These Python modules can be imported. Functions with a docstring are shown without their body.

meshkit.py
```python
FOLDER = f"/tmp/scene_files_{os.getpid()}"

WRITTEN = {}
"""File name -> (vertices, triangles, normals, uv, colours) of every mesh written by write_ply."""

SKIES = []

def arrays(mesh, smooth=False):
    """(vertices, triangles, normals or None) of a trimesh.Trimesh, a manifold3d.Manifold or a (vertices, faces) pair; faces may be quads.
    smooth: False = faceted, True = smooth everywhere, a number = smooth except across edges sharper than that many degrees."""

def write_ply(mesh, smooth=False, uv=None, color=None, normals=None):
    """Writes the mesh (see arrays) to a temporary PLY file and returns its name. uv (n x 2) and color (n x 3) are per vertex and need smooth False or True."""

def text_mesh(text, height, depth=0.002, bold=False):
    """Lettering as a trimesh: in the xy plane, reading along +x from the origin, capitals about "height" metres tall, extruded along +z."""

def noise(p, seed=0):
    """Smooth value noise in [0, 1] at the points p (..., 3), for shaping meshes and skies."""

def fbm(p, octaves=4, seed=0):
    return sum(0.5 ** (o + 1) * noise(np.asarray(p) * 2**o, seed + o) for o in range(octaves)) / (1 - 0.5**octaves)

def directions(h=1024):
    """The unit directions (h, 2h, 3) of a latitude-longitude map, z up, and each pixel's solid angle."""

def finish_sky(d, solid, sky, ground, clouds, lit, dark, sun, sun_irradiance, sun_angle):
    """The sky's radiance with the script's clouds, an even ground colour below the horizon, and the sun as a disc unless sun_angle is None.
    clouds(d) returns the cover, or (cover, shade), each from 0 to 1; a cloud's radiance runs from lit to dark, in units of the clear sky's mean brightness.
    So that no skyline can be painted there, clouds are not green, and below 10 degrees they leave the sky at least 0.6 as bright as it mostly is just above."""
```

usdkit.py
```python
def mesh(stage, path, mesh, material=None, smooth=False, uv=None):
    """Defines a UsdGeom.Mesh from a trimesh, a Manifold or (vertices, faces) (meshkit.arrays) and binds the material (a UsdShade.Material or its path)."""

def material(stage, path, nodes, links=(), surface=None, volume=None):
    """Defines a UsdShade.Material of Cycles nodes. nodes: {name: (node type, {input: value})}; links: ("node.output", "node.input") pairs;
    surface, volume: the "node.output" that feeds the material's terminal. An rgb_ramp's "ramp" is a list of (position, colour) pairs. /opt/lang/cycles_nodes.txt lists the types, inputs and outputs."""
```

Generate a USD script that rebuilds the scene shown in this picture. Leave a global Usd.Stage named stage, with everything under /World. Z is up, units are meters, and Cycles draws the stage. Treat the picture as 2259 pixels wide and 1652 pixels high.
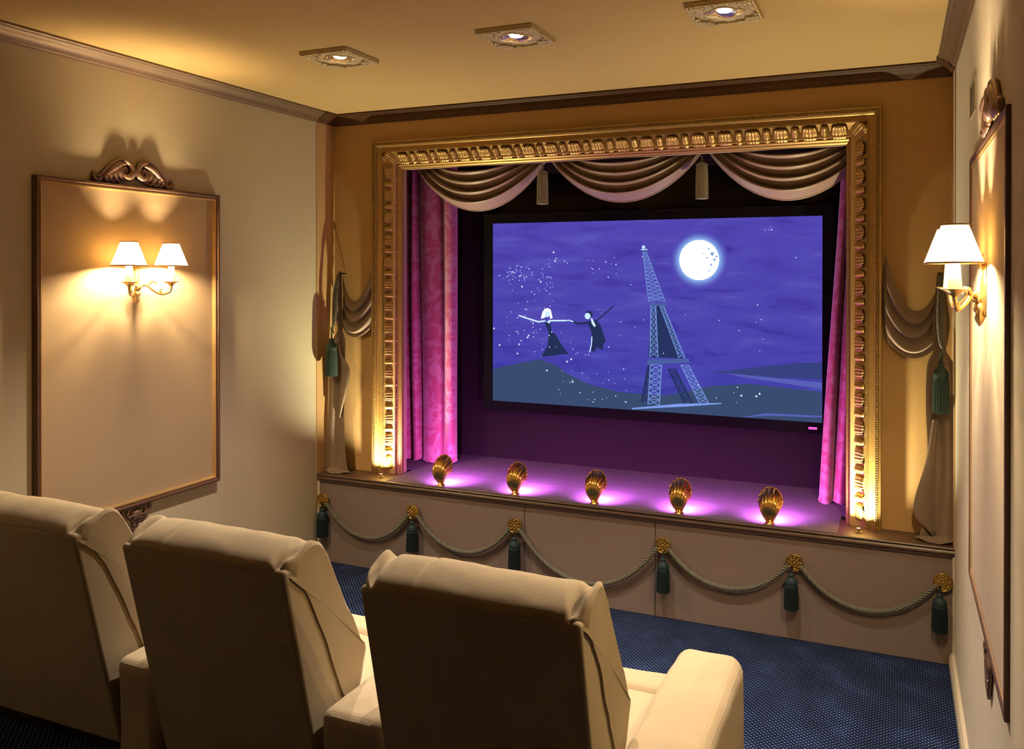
import math, numpy as np, trimesh, usdkit, meshkit
from pxr import Usd, UsdGeom, UsdLux, Gf, Sdf
from shapely.geometry import Polygon, Point, box as sbox
from shapely import union_all, affinity

stage = Usd.Stage.CreateInMemory()
UsdGeom.SetStageUpAxis(stage, 'Z'); UsdGeom.SetStageMetersPerUnit(stage, 1.0)
UsdGeom.Xform.Define(stage, '/World'); UsdGeom.Scope.Define(stage, '/World/Looks')
PI = math.pi
# ---------------------------------------------------------------- camera, light levels, exposure
W, H, HS, D = 3.204, 2.5, 0.4914, 0.13        # room width, height, stage height, recess of the proscenium wall behind the stage front (y = 0)
cam = UsdGeom.Camera.Define(stage, '/World/camera')
yaw, pitch, roll = 0.3913145, -0.0033275, 0.00090376
FPX, PX, PY = 1801.864, 1234.794, 605.037
fw = np.array([-math.sin(yaw)*math.cos(pitch), math.cos(yaw)*math.cos(pitch), math.sin(pitch)])
rt = np.array([math.cos(yaw), math.sin(yaw), 0.0]); up = np.cross(rt, fw)
rt, up = math.cos(roll)*rt+math.sin(roll)*up, -math.sin(roll)*rt+math.cos(roll)*up
EYE = np.array([2.98289, -3.70708, 1.61495])
m4 = np.eye(4); m4[0, :3] = rt; m4[1, :3] = up; m4[2, :3] = -fw; m4[3, :3] = EYE
cam.AddTransformOp().Set(Gf.Matrix4d(*m4.ravel().tolist()))
cam.CreateHorizontalApertureAttr(36.0); cam.CreateVerticalApertureAttr(36.0*1652/2259)
cam.CreateFocalLengthAttr(FPX/2259*36)
cam.CreateHorizontalApertureOffsetAttr(-(PX-1129.5)/2259*36)
cam.CreateVerticalApertureOffsetAttr((PY-826.0)/2259*36)
cam.CreateClippingRangeAttr((0.05, 50.0))
cam.CreateExposureAttr(0.0)

L_DOWN  = 29000.0     # ceiling spots
L_SCONCE = 2300.0    # bulbs in the shades
L_UP    = 17000.0     # uplights at the foot of the gold frame
L_FOOT  = 4600.0     # magenta footlights behind the shells
SCREEN  = 1.0

def sphere_light(path, pos, r, color, inten, aim=None, cone=None, soft=0.5):
    l = UsdLux.SphereLight.Define(stage, path); l.CreateRadiusAttr(r); l.CreateIntensityAttr(inten); l.CreateColorAttr(Gf.Vec3f(*color))
    place_light(l, pos, aim, cone, soft); return l
def place_light(l, pos, aim, cone, soft):
    m = Gf.Matrix4d(1.0)
    if aim is not None:
        z = -np.array(aim, float); z /= np.linalg.norm(z)
        x = np.cross([0, 1, 0] if abs(z[1]) < .9 else [1, 0, 0], z); x /= np.linalg.norm(x); y = np.cross(z, x)
        m = Gf.Matrix4d(*x, 0, *y, 0, *z, 0, 0, 0, 0, 1)
    m.SetTranslateOnly(Gf.Vec3d(*map(float, pos)))
    UsdGeom.Xformable(l).AddTransformOp().Set(m)
    if cone:
        s = UsdLux.ShapingAPI.Apply(l.GetPrim()); s.CreateShapingConeAngleAttr(cone); s.CreateShapingConeSoftnessAttr(soft)

# ---------------------------------------------------------------- materials
LK = '/World/Looks/'
def mat(name, color, rough=0.6, metal=0.0, noise=None, bump=None, sheen=0.0, spec=0.5, extra=None):
    """noise = (scale, second colour, detail); bump = (scale, strength, distance)"""
    n = {'p': ('principled_bsdf', dict(base_color=color, roughness=rough, metallic=metal, sheen_weight=sheen, specular_ior_level=spec, **(extra or {}))),
         'tc': ('texture_coordinate', {})}
    l = []
    if noise:
        n['n'] = ('noise_texture', {'scale': noise[0], 'detail': noise[2] if len(noise) > 2 else 3.0})
        n['m'] = ('mix', {'color1': color, 'color2': noise[1]})
        l += [('tc.object', 'n.vector'), ('n.fac', 'm.fac'), ('m.color', 'p.base_color')]
    if bump:
        n['bn'] = ('noise_texture', {'scale': bump[0], 'detail': 2.0}); n['b'] = ('bump', {'strength': bump[1], 'distance': bump[2]})
        l += [('tc.object', 'bn.vector'), ('bn.fac', 'b.height'), ('b.normal', 'p.normal')]
    return usdkit.material(stage, LK+name, n, l, surface='p.BSDF')
def emit(name, color, s):
    return usdkit.material(stage, LK+name, {'e': ('emission', {'color': color, 'strength': s})}, [], surface='e.emission')

def fabric(name, c1, c2, weave=900.0):
    """plain woven cloth: warp and weft ripples plus a soft mottling"""
    n = {'g': ('geometry', {}), 'w1': ('wave_texture', {'bands_direction': 'z', 'scale': weave/20}), 'n': ('noise_texture', {'scale': 3.0, 'detail': 3.0}),
         'n2': ('noise_texture', {'scale': weave/3, 'detail': 1.0}), 'm': ('mix', {'color1': c1, 'color2': c2}), 'm2': ('mix', {'mix_type': 'multiply', 'fac': 0.25}),
         'b': ('bump', {'strength': 0.12, 'distance': 0.001}), 'p': ('principled_bsdf', {'roughness': 0.85, 'specular_ior_level': 0.2, 'sheen_weight': 0.15})}
    l = [('g.position', 'n.vector'), ('g.position', 'n2.vector'), ('n.fac', 'm.fac'), ('m.color', 'm2.color1'), ('n2.color', 'm2.color2'), ('m.color', 'p.base_color'),
         ('n2.fac', 'b.height'), ('b.normal', 'p.normal')]
    return usdkit.material(stage, LK+name, n, l, surface='p.BSDF')

M_WALL   = fabric('wall_fabric_cream', (0.46, 0.40, 0.27), (0.43, 0.37, 0.245))
M_INSET  = fabric('panel_fabric', (0.34, 0.25, 0.155), (0.315, 0.228, 0.14))
M_FRONT  = fabric('proscenium_fabric', (0.43, 0.265, 0.105), (0.39, 0.235, 0.09))
M_LOW    = fabric('stage_front_fabric', (0.185, 0.138, 0.122), (0.162, 0.12, 0.106))
M_CEIL   = mat('ceiling_paint', (0.48, 0.345, 0.15), 0.8, noise=(2.0, (0.45, 0.32, 0.14)), spec=0.2)
M_CROWN  = mat('crown_bronze', (0.17, 0.108, 0.066), 0.45, 0.25, noise=(9.0, (0.12, 0.075, 0.045)))
M_CROWND = mat('crown_dark_wood', (0.075, 0.036, 0.018), 0.5, noise=(9.0, (0.055, 0.026, 0.012)), spec=0.15)
M_LEDGE  = mat('ledge_wood', (0.105, 0.064, 0.042), 0.4, noise=(14.0, (0.07, 0.04, 0.026)))
M_PFRAME = mat('panel_frame_bronze', (0.14, 0.078, 0.05), 0.38, 0.4, noise=(20.0, (0.09, 0.05, 0.033)))
M_PLINE  = mat('panel_frame_gilt', (0.55, 0.37, 0.16), 0.35, 0.7)
M_BRONZE = mat('carved_bronze', (0.30, 0.19, 0.13), 0.32, 0.6, noise=(40.0, (0.14, 0.08, 0.06)))
M_BASEB  = mat('baseboard_cream', (0.52, 0.46, 0.34), 0.4)
M_GOLD   = mat('gilt_frame', (0.42, 0.26, 0.085), 0.42, 0.7, noise=(60.0, (0.28, 0.165, 0.05)), bump=(160.0, 0.15, 0.002))
M_GOLDL  = mat('gilt_leaf', (0.46, 0.29, 0.095), 0.36, 0.7, noise=(90.0, (0.26, 0.15, 0.045)), bump=(240.0, 0.35, 0.003))
M_REVEAL = mat('frame_reveal_wood', (0.36, 0.24, 0.17), 0.5)
M_POLGOLD= mat('polished_gold', (0.76, 0.47, 0.12), 0.2, 1.0)
M_ANTGOLD= mat('antique_gold', (0.50, 0.32, 0.08), 0.3, 0.95)
M_BRASS  = mat('sconce_brass', (0.62, 0.42, 0.18), 0.25, 0.9)
M_TEAL   = mat('teal_tassel', (0.010, 0.019, 0.022), 0.75, noise=(200.0, (0.006, 0.012, 0.014)), spec=0.12)
M_TEALG  = mat('green_tassel', (0.035, 0.058, 0.050), 0.75, noise=(200.0, (0.02, 0.034, 0.03)), spec=0.12)
M_TEALH  = mat('teal_tassel_head', (0.018, 0.032, 0.038), 0.5, spec=0.12)
M_KHAKI  = mat('khaki_tassel', (0.22, 0.19, 0.12), 0.7, noise=(200.0, (0.14, 0.12, 0.07)), sheen=0.3)
M_ROPE   = mat('rope_grey_green', (0.19, 0.18, 0.135), 0.6, noise=(150.0, (0.07, 0.072, 0.055)), spec=0.12)
M_SWAG   = mat('swag_satin', (0.30, 0.205, 0.15), 0.42, noise=(4.0, (0.27, 0.185, 0.135)), sheen=0.12)
M_DRAPE  = mat('side_drape_taupe', (0.205, 0.148, 0.108), 0.75, noise=(4.0, (0.18, 0.13, 0.095)), sheen=0.05, spec=0.2)
M_SUEDE  = mat('recliner_suede', (0.345, 0.275, 0.168), 0.85, noise=(7.0, (0.295, 0.23, 0.135), 5.0), bump=(220.0, 0.12, 0.002), sheen=0.12, spec=0.2)
M_SEAM   = mat('recliner_seam', (0.20, 0.15, 0.09), 0.9)
M_BLACK  = mat('black_cloth', (0.012, 0.011, 0.012), 0.9, spec=0.1)
M_BACKW  = mat('stage_back_cloth', (0.010, 0.0065, 0.008), 0.9, spec=0.1)
M_BEZEL  = mat('screen_border_velvet', (0.003, 0.003, 0.003), 0.9, spec=0.05)
M_STFL   = mat('stage_carpet', (0.17, 0.125, 0.19), 0.95, noise=(120.0, (0.12, 0.088, 0.135)), bump=(300.0, 0.2, 0.003), spec=0.1)
M_PLATE  = mat('ceiling_plate_gilt', (0.66, 0.54, 0.32), 0.4, 0.15, noise=(60.0, (0.42, 0.32, 0.17)))
M_REFL   = mat('lamp_reflector', (0.85, 0.66, 0.45), 0.2, 1.0)
M_CANDLE = mat('candle_sleeve', (0.90, 0.87, 0.78), 0.5)
M_DARKM  = mat('dark_metal', (0.03, 0.028, 0.026), 0.4, 0.5)
M_VENT   = mat('vent_cream', (0.50, 0.43, 0.29), 0.5)
M_PINK   = mat('pink_label', (0.75, 0.25, 0.45), 0.5)
E_SPOT   = emit('spot_lens', (1.0, 0.86, 0.70), 14.0)
E_FOOT   = emit('magenta_lens', (0.85, 0.25, 1.0), 6.0)
E_UPL    = emit('uplight_lens', (1.0, 0.88, 0.55), 12.0)
E_BULB   = emit('bulb_glass', (1.0, 0.72, 0.38), L_SCONCE)
E_UNSEEN    = emit('unseen_bulb_glass', (1.0, 0.72, 0.42), L_SCONCE*0.13)   # bulbs of the unseen rear wall lamp, set dim to light the recliner backs
# lamp shade: pale cloth, half of the light passes
M_SHADE = usdkit.material(stage, LK+'shade_cloth', {'d': ('diffuse_bsdf', {'color': (0.80, 0.72, 0.55)}), 't': ('translucent_bsdf', {'color': (1.0, 0.74, 0.36)}),
    'm': ('mix_closure', {'fac': 0.82})}, [('d.BSDF', 'm.closure1'), ('t.BSDF', 'm.closure2')], surface='m.closure')
M_TRIMG = mat('shade_braid', (0.22, 0.10, 0.03), 0.6)

def carpet():
    """navy carpet with a staggered field of small ivory dots and a worn, cloudy pile"""
    k = 2*PI/0.0190
    n = {'g': ('geometry', {}), 's': ('separate_xyz', {}),
         'u': ('math', {'math_type': 'add'}), 'v': ('math', {'math_type': 'subtract'}),
         'ku': ('math', {'math_type': 'multiply', 'value2': k}), 'kv': ('math', {'math_type': 'multiply', 'value2': k}),
         'cu': ('math', {'math_type': 'cosine'}), 'cv': ('math', {'math_type': 'cosine'}), 'f': ('math', {'math_type': 'add'}),
         'r': ('rgb_ramp', {'ramp': [(0.0, (0.004, 0.006, 0.016)), (0.40, (0.006, 0.012, 0.036)), (0.66, (0.010, 0.021, 0.064)), (0.82, (0.013, 0.027, 0.078)), (0.90, (0.15, 0.16, 0.16)), (1.0, (0.22, 0.22, 0.20))]}),
         'mr': ('map_range', {'from_min': -2.0, 'from_max': 2.0}),
         'n': ('noise_texture', {'scale': 7.0, 'detail': 4.0}), 'nr': ('rgb_ramp', {'ramp': [(0.33, (0.62, 0.63, 0.66)), (0.56, (0.85, 0.87, 0.95)), (0.76, (1.35, 1.42, 1.6))]}),
         'mm': ('mix', {'mix_type': 'multiply', 'fac': 1.0}),
         'bn': ('noise_texture', {'scale': 500.0}), 'b': ('bump', {'strength': 0.3, 'distance': 0.003}),
         'p': ('principled_bsdf', {'roughness': 0.95, 'specular_ior_level': 0.05})}
    l = [('g.position', 's.vector'), ('s.x', 'u.value1'), ('s.y', 'u.value2'), ('s.x', 'v.value1'), ('s.y', 'v.value2'),
         ('u.value', 'ku.value1'), ('v.value', 'kv.value1'), ('ku.value', 'cu.value1'), ('kv.value', 'cv.value1'), ('cu.value', 'f.value1'), ('cv.value', 'f.value2'),
         ('f.value', 'mr.value'), ('mr.result', 'r.fac'), ('g.position', 'n.vector'), ('n.fac', 'nr.fac'), ('r.color', 'mm.color1'), ('nr.color', 'mm.color2'), ('mm.color', 'p.base_color'),
         ('g.position', 'bn.vector'), ('bn.fac', 'b.height'), ('b.normal', 'p.normal')]
    return usdkit.material(stage, LK+'carpet_navy_dots', n, l, surface='p.BSDF')
M_CARPET = carpet()

def damask():
    """two-tone raspberry damask: scrolling blotches from a distorted voronoi"""
    n = {'tc': ('texture_coordinate', {}), 'mp': ('mapping', {'mapping_type': 'point', 'scale': (1.0, 0.25, 0.8)}), 'v': ('noise_texture', {'scale': 13.0, 'detail': 1.5, 'distortion': 1.8}), 'w': ('noise_texture', {'scale': 42.0, 'detail': 1.0, 'distortion': 1.2}),
         'a': ('math', {'math_type': 'multiply_add', 'value2': 0.35}), 'r': ('rgb_ramp', {'ramp': [(0.60, (0.36, 0.075, 0.14)), (0.66, (0.37, 0.085, 0.15)), (0.69, (0.40, 0.15, 0.22)), (0.80, (0.41, 0.17, 0.24))]}),
         'p': ('principled_bsdf', {'roughness': 0.55, 'sheen_weight': 0.4, 'specular_ior_level': 0.3})}
    l = [('tc.object', 'mp.vector'), ('mp.vector', 'v.vector'), ('mp.vector', 'w.vector'), ('w.fac', 'a.value1'), ('v.fac', 'a.value3'), ('a.value', 'r.fac'), ('r.color', 'p.base_color')]
    return usdkit.material(stage, LK+'curtain_damask', n, l, surface='p.BSDF')
M_DAMASK = damask()

# ---------------------------------------------------------------- helpers
USED = {}
def numbered(parent, name):
    k = (parent, name); i = USED.get(k, 0); USED[k] = i+1
    return name if i == 0 else f'{name}_{i:03d}'
LOC = {}
def data(prim, **kw):
    for k, v in kw.items():
        if v: prim.SetCustomDataByKey(k, v)
def X(name, label, cat, loc=(0, 0, 0), group=None, kind=None, rotz=0.0):
    path = '/World/'+numbered('/World', name)
    x = UsdGeom.Xform.Define(stage, path); x.AddTranslateOp().Set(Gf.Vec3d(*map(float, loc)))
    if rotz: x.AddRotateZOp().Set(rotz)
    data(x.GetPrim(), label=label, category=cat, group=group, kind=kind); LOC[path] = np.array(loc, float); return path
def part(parent, name, mesh, m, smooth=False, label=None, kind=None):
    """mesh in world coordinates; stored relative to its thing's base"""
    path = parent+'/'+numbered(parent, name)
    top = '/'.join(parent.split('/')[:3])
    v, f = (mesh.vertices, mesh.faces) if isinstance(mesh, trimesh.Trimesh) else mesh
    v = np.asarray(v, float)-LOC.get(top, np.zeros(3))
    p = usdkit.mesh(stage, path, (v, np.asarray(f)), m, smooth).GetPrim(); data(p, label=label, kind=kind); return path
def single(name, mesh, m, label, cat, smooth=False, group=None, kind=None):
    path = '/World/'+numbered('/World', name)
    p = usdkit.mesh(stage, path, mesh, m, smooth).GetPrim(); data(p, label=label, category=cat, group=group, kind=kind); return path
def struct(name, mesh, m, label, smooth=False):
    path = '/World/'+numbered('/World', name)
    p = usdkit.mesh(stage, path, mesh, m, smooth).GetPrim(); data(p, label=label, kind='structure'); return path
def structX(name, label):
    path = '/World/'+numbered('/World', name); data(UsdGeom.Xform.Define(stage, path).GetPrim(), label=label, kind='structure'); return path
def copy(src, loc, label, group=None, rotz=0.0):
    sp = stage.GetPrimAtPath(src); was = sp.GetCustomData()
    base = src.split('/')[-1]
    if base[-4:-3] == '_' and base[-3:].isdigit(): base = base[:-4]
    p = X(base, label, was['category'], loc, group or was.get('group'), rotz=rotz)
    pr = stage.GetPrimAtPath(p); pr.GetReferences().AddInternalReference(Sdf.Path(src)); pr.SetInstanceable(True); return p

def tm(v, f):
    v, f = np.asarray(v, float), np.asarray(f, int)
    if f.shape[1] == 4: f = np.vstack([f[:, [0, 1, 2]], f[:, [0, 2, 3]]])
    return trimesh.Trimesh(v, f, process=False)
def cat(*ms):
    ms = [m for g in ms for m in (g if isinstance(g, (list, tuple)) else [g])]
    return trimesh.util.concatenate(ms)
def bx(x0, x1, y0, y1, z0, z1, b=0.0):
    if b <= 0:
        m = trimesh.creation.box((x1-x0, y1-y0, z1-z0)); m.apply_translation(((x0+x1)/2, (y0+y1)/2, (z0+z1)/2)); return m
    P = [(x, y, z) for x in (x0, x1) for y in (y0, y1) for z in (z0, z1)]
    c = np.array([(x0+x1)/2, (y0+y1)/2, (z0+z1)/2]); out = []
    for p in P:
        s = np.sign(np.array(p)-c)
        for k in range(3):
            q = np.array(p, float)-s*b; q[k] += s[k]*b; out.append(q)
    return trimesh.convex.convex_hull(np.array(out))
def rbox(x0, x1, y0, y1, z0, z1, r, n=4):
    """box with round edges: hull of spheres"""
    s = trimesh.creation.icosphere(2, r).vertices
    P = [s+np.array([x, y, z]) for x in (x0+r, x1-r) for y in (y0+r, y1-r) for z in (z0+r, z1-r)]
    return trimesh.convex.convex_hull(np.vstack(P))
def grid(P, cu=False, cv=False):
    P = np.asarray(P, float); nu, nv = P.shape[:2]; q = []
    I = np.arange(nu*nv).reshape(nu, nv)
    A = np.concatenate([I, I[:1]], 0) if cu else I
    if cv: A = np.concatenate([A, A[:, :1]], 1)
    q = np.stack([A[:-1, :-1], A[1:, :-1], A[1:, 1:], A[:-1, 1:]], -1).reshape(-1, 4)
    return tm(P.reshape(-1, 3), q)
def lathe(prof, c=(0, 0, 0), n=24, flute=None, axis='z'):
    """prof: [(radius, height)]; flute = (count, depth, from_row)"""
    a = np.arange(n)*2*PI/n; P = np.zeros((len(prof), n, 3))
    for i, (r, h) in enumerate(prof):
        rr = np.full(n, float(r))
        if flute and i >= flute[2]: rr = r*(1+flute[1]*np.cos(flute[0]*a))
        P[i, :, 0] = rr*np.cos(a); P[i, :, 1] = rr*np.sin(a); P[i, :, 2] = h
    g = grid(P, cv=True)
    if axis == 'y': g.vertices = np.stack([g.vertices[:, 0], -g.vertices[:, 2], g.vertices[:, 1]], 1)   # height runs towards -y
    if axis == 'x': g.vertices = np.stack([g.vertices[:, 2], g.vertices[:, 0], g.vertices[:, 1]], 1)    # height runs towards +x
    g.apply_translation(c); return g
def tube(path, rad, sides=8, cap=True, closed=False):
    p = np.asarray(path, float); n = len(p); rad = np.broadcast_to(np.asarray(rad, float), (n,))
    t = np.gradient(p, axis=0) if not closed else np.roll(p, -1, 0)-np.roll(p, 1, 0)
    t /= np.linalg.norm(t, axis=1, keepdims=True)+1e-12
    ref = np.array([0.31, 0.17, 0.93]); a = np.cross(t[0], ref); a /= np.linalg.norm(a); A = []
    for k in range(n):
        a = a-np.dot(a, t[k])*t[k]; a /= np.linalg.norm(a)+1e-12; A.append(a)
    A = np.array(A); B = np.cross(t, A); g = np.arange(sides)*2*PI/sides
    P = p[:, None]+rad[:, None, None]*(np.cos(g)[None, :, None]*A[:, None]+np.sin(g)[None, :, None]*B[:, None])
    m = grid(P, cu=closed, cv=True)
    if cap and not closed:
        v = np.vstack([m.vertices, p[:1], p[-1:]]); k = n*sides
        f = [(k, (i+1) % sides, i) for i in range(sides)]+[(k+1, (n-1)*sides+i, (n-1)*sides+(i+1) % sides) for i in range(sides)]
        m = trimesh.Trimesh(v, np.vstack([m.faces, f]), process=False)
    return m
def spline(pts, n):
    """Catmull-Rom through pts"""
    p = np.asarray(pts, float); p = np.vstack([2*p[0]-p[1], p, 2*p[-1]-p[-2]]); s = np.linspace(0, len(p)-3-1e-9, n); i = s.astype(int); t = (s-i)[:, None]
    a, b, c, d = p[i], p[i+1], p[i+2], p[i+3]
    return 0.5*((2*b)+(-a+c)*t+(2*a-5*b+4*c-d)*t**2+(-a+3*b-3*c+d)*t**3)
def rope(path, r=0.0105, pitch=0.045, strands=3, sides=6, per=14):
    """a laid rope: helical strands about a path"""
    p = np.asarray(path, float); L = np.concatenate([[0], np.cumsum(np.linalg.norm(np.diff(p, axis=0), axis=1))])
    n = max(8, int(L[-1]/pitch*per)); s = np.linspace(0, L[-1], n); q = np.stack([np.interp(s, L, p[:, k]) for k in range(3)], 1)
    t = np.gradient(q, axis=0); t /= np.linalg.norm(t, axis=1, keepdims=True)
    a = np.cross(t, [0, 1, 0.02]); a /= np.linalg.norm(a, axis=1, keepdims=True); b = np.cross(t, a); out = []
    for k in range(strands):
        w = 2*PI*(s/pitch+k/strands); c = q+(r*0.58)*(np.cos(w)[:, None]*a+np.sin(w)[:, None]*b)
        out.append(tube(c, r*0.52, sides))
    return cat(out)
def sweep_rect(prof, y0, y1, z0, z1, place, sides='tblr'):
    """mitred rails of a rectangle: prof = [(inward, outward)], place(a, b, out) -> xyz; returns {side: mesh}"""
    out = {}
    cs = {'b': ((y0, z0, 1, 1), (y1, z0, -1, 1)), 't': ((y0, z1, 1, -1), (y1, z1, -1, -1)), 'l': ((y0, z0, 1, 1), (y0, z1, 1, -1)), 'r': ((y1, z0, -1, 1), (y1, z1, -1, -1))}
    for k in sides:
        P = np.array([[place(c[0]+c[2]*s, c[1]+c[3]*s, o) for (s, o) in prof] for c in cs[k]]); out[k] = grid(P)
    return out

# ================================================================ the room
YB = -4.6                                                     # wall behind the camera
NO = -0.0273                                                  # front edge of the stage ledge
struct('floor', bx(-0.1, W+0.1, YB-0.1, 0.02, -0.06, 0.0), M_CARPET, 'navy blue carpet with a staggered field of ivory dots')
struct('ceiling', bx(-0.1, W+0.1, YB-0.1, 0.80, H, H+0.08), M_CEIL, 'plain golden tan ceiling')
struct('wall_left', bx(-0.1, 0.0, YB-0.1, 0.80, -0.06, H), M_WALL, 'cream fabric wall carrying the panel with two lit shades')
struct('wall_right', bx(W, W+0.1, YB-0.1, 0.80, -0.06, H), M_WALL, 'cream fabric wall seen almost edge on at the right')
struct('wall_back', bx(-0.1, W+0.1, YB-0.1, YB, -0.06, H), M_WALL, 'cream fabric wall behind the seats')
struct('riser', rbox(0.001, W-0.001, YB, -2.036, -0.02, 0.250, 0.008), M_CARPET, 'carpeted raised platform behind the row of recliners')

# proscenium wall: brown fabric panels round the opening and the shallow returns
pw = structX('wall_front', 'brown fabric wall round the gold framed stage opening')
part(pw, 'panel', bx(0.0, 0.41, D, D+0.04, HS-0.04, H), M_FRONT); part(pw, 'panel', bx(W-0.41, W, D, D+0.04, HS-0.04, H), M_FRONT)
part(pw, 'panel', bx(0.41, W-0.41, D, D+0.04, 2.215, H), M_FRONT)
part(pw, 'return_panel', bx(0.0, 0.004, NO, D, HS, H), M_FRONT); part(pw, 'return_panel', bx(W-0.004, W, NO, D, HS, H), M_FRONT)

# crown mouldings: (out from the wall, down from the ceiling)
CR = [(0, .0569), (.004, .0569), (.007, .052), (.013, .049), (.019, .039), (.028, .029), (.042, .022), (.050, .016), (.053, .012), (.060, .012), (.0666, .008), (.0666, 0)]
def crown_run(a, b, f, ca=(0, 0), cb=(0, 0)):
    """f(s, o) -> plan point at run s, o from the wall; ca, cb: how the end shifts along the run per unit of o (mitres)"""
    P = np.array([[(*f(s+c*o, o), H-d) for (o, d) in CR] for s, c in ((a, ca), (b, cb))]); return grid(P)
struct('trim_1', crown_run(YB, NO, lambda s, o: (o, s), 0, 0), M_CROWN, 'bronze painted crown moulding along the left wall', 30)
struct('trim_2', crown_run(YB, NO, lambda s, o: (W-o, s), 0, 0), M_CROWN, 'bronze painted crown moulding along the right wall', 30)
struct('trim_3', cat(crown_run(NO, D, lambda s, o: (.004+o, s), 0, -1), crown_run(.004, W-.004, lambda s, o: (s, D-o), 1, -1), crown_run(NO, D, lambda s, o: (W-.004-o, s), 0, -1)), M_CROWND, 'dark brown crown moulding over the stage', 30)
BB = [(0, .056), (.008, .056), (.013, .052), (.015, .045), (.018, .040), (.020, .036), (.020, 0)]
def base_run(f): return grid(np.array([[(*f(s, o), z) for (o, z) in BB] for s in (-2.05, -0.003)]))
struct('baseboard_left', base_run(lambda s, o: (o, s)), M_BASEB, 'low cream baseboard along the left wall', 30)
struct('baseboard_right', base_run(lambda s, o: (W-o, s)), M_BASEB, 'low cream baseboard along the right wall', 30)
for k, x in ((4, 0.0), (5, W)):
    struct('trim_%d' % k, lathe([(.009, 0.0), (.009, .449)], (x, -.006, 0), 10), M_BASEB, 'thin cream corner bead beside the stage front', True)

# low stage front of three stretched fabric panels, ledge with a moulded nose, stage box behind
sf = structX('stage_front', 'low mauve brown fabric front of the stage')
part(sf, 'backing', bx(0.0, W, .012, .04, 0, .46), M_BLACK)
for x0, x1 in ((0.0, 1.2625), (1.2655, 1.9365), (1.9395, W)):
    part(sf, 'panel', bx(x0, x1, 0.0, .014, 0.0, .452, .002), M_LOW)
LG = [(.20, .4914), (-.020, .4914), (-.0255, .489), (-.0273, .4855), (-.0255, .482), (-.020, .4805), (-.0175, .478), (-.019, .475), (-.0225, .471), (-.0235, .466), (-.022, .461), (-.018, .458), (-.014, .4565), (-.0125, .452), (-.0125, .447), (.02, .447)]
struct('stage_ledge', grid(np.array([[(x, y, z) for (y, z) in LG] for x in (0.0, W)])), M_LEDGE, 'dark wooden ledge with a moulded nose along the stage front', 35)
struct('stage_floor', cat(bx(.455, W-.455, -.012, .26, .470, .4935), bx(.20, W-.30, .258, .74, .470, .4935)), M_STFL, 'dark mauve carpet of the stage floor lit magenta')
struct('stage_wall_back', bx(.16, W-.26, .70, .74, .47, 2.44), M_BACKW, 'black cloth wall behind the screen')
struct('stage_wall_left', bx(.16, .20, D+.04, .74, .47, 2.44), M_BLACK, 'black cloth side of the stage behind the left curtain')
struct('stage_wall_right', bx(W-.30, W-.26, D+.04, .74, .47, 2.44), M_BLACK, 'black cloth side of the stage behind the right curtain')
struct('stage_ceiling', bx(.16, W-.26, D+.04, .74, 2.42, 2.46), M_BLACK, 'black cloth top of the stage')

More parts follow.
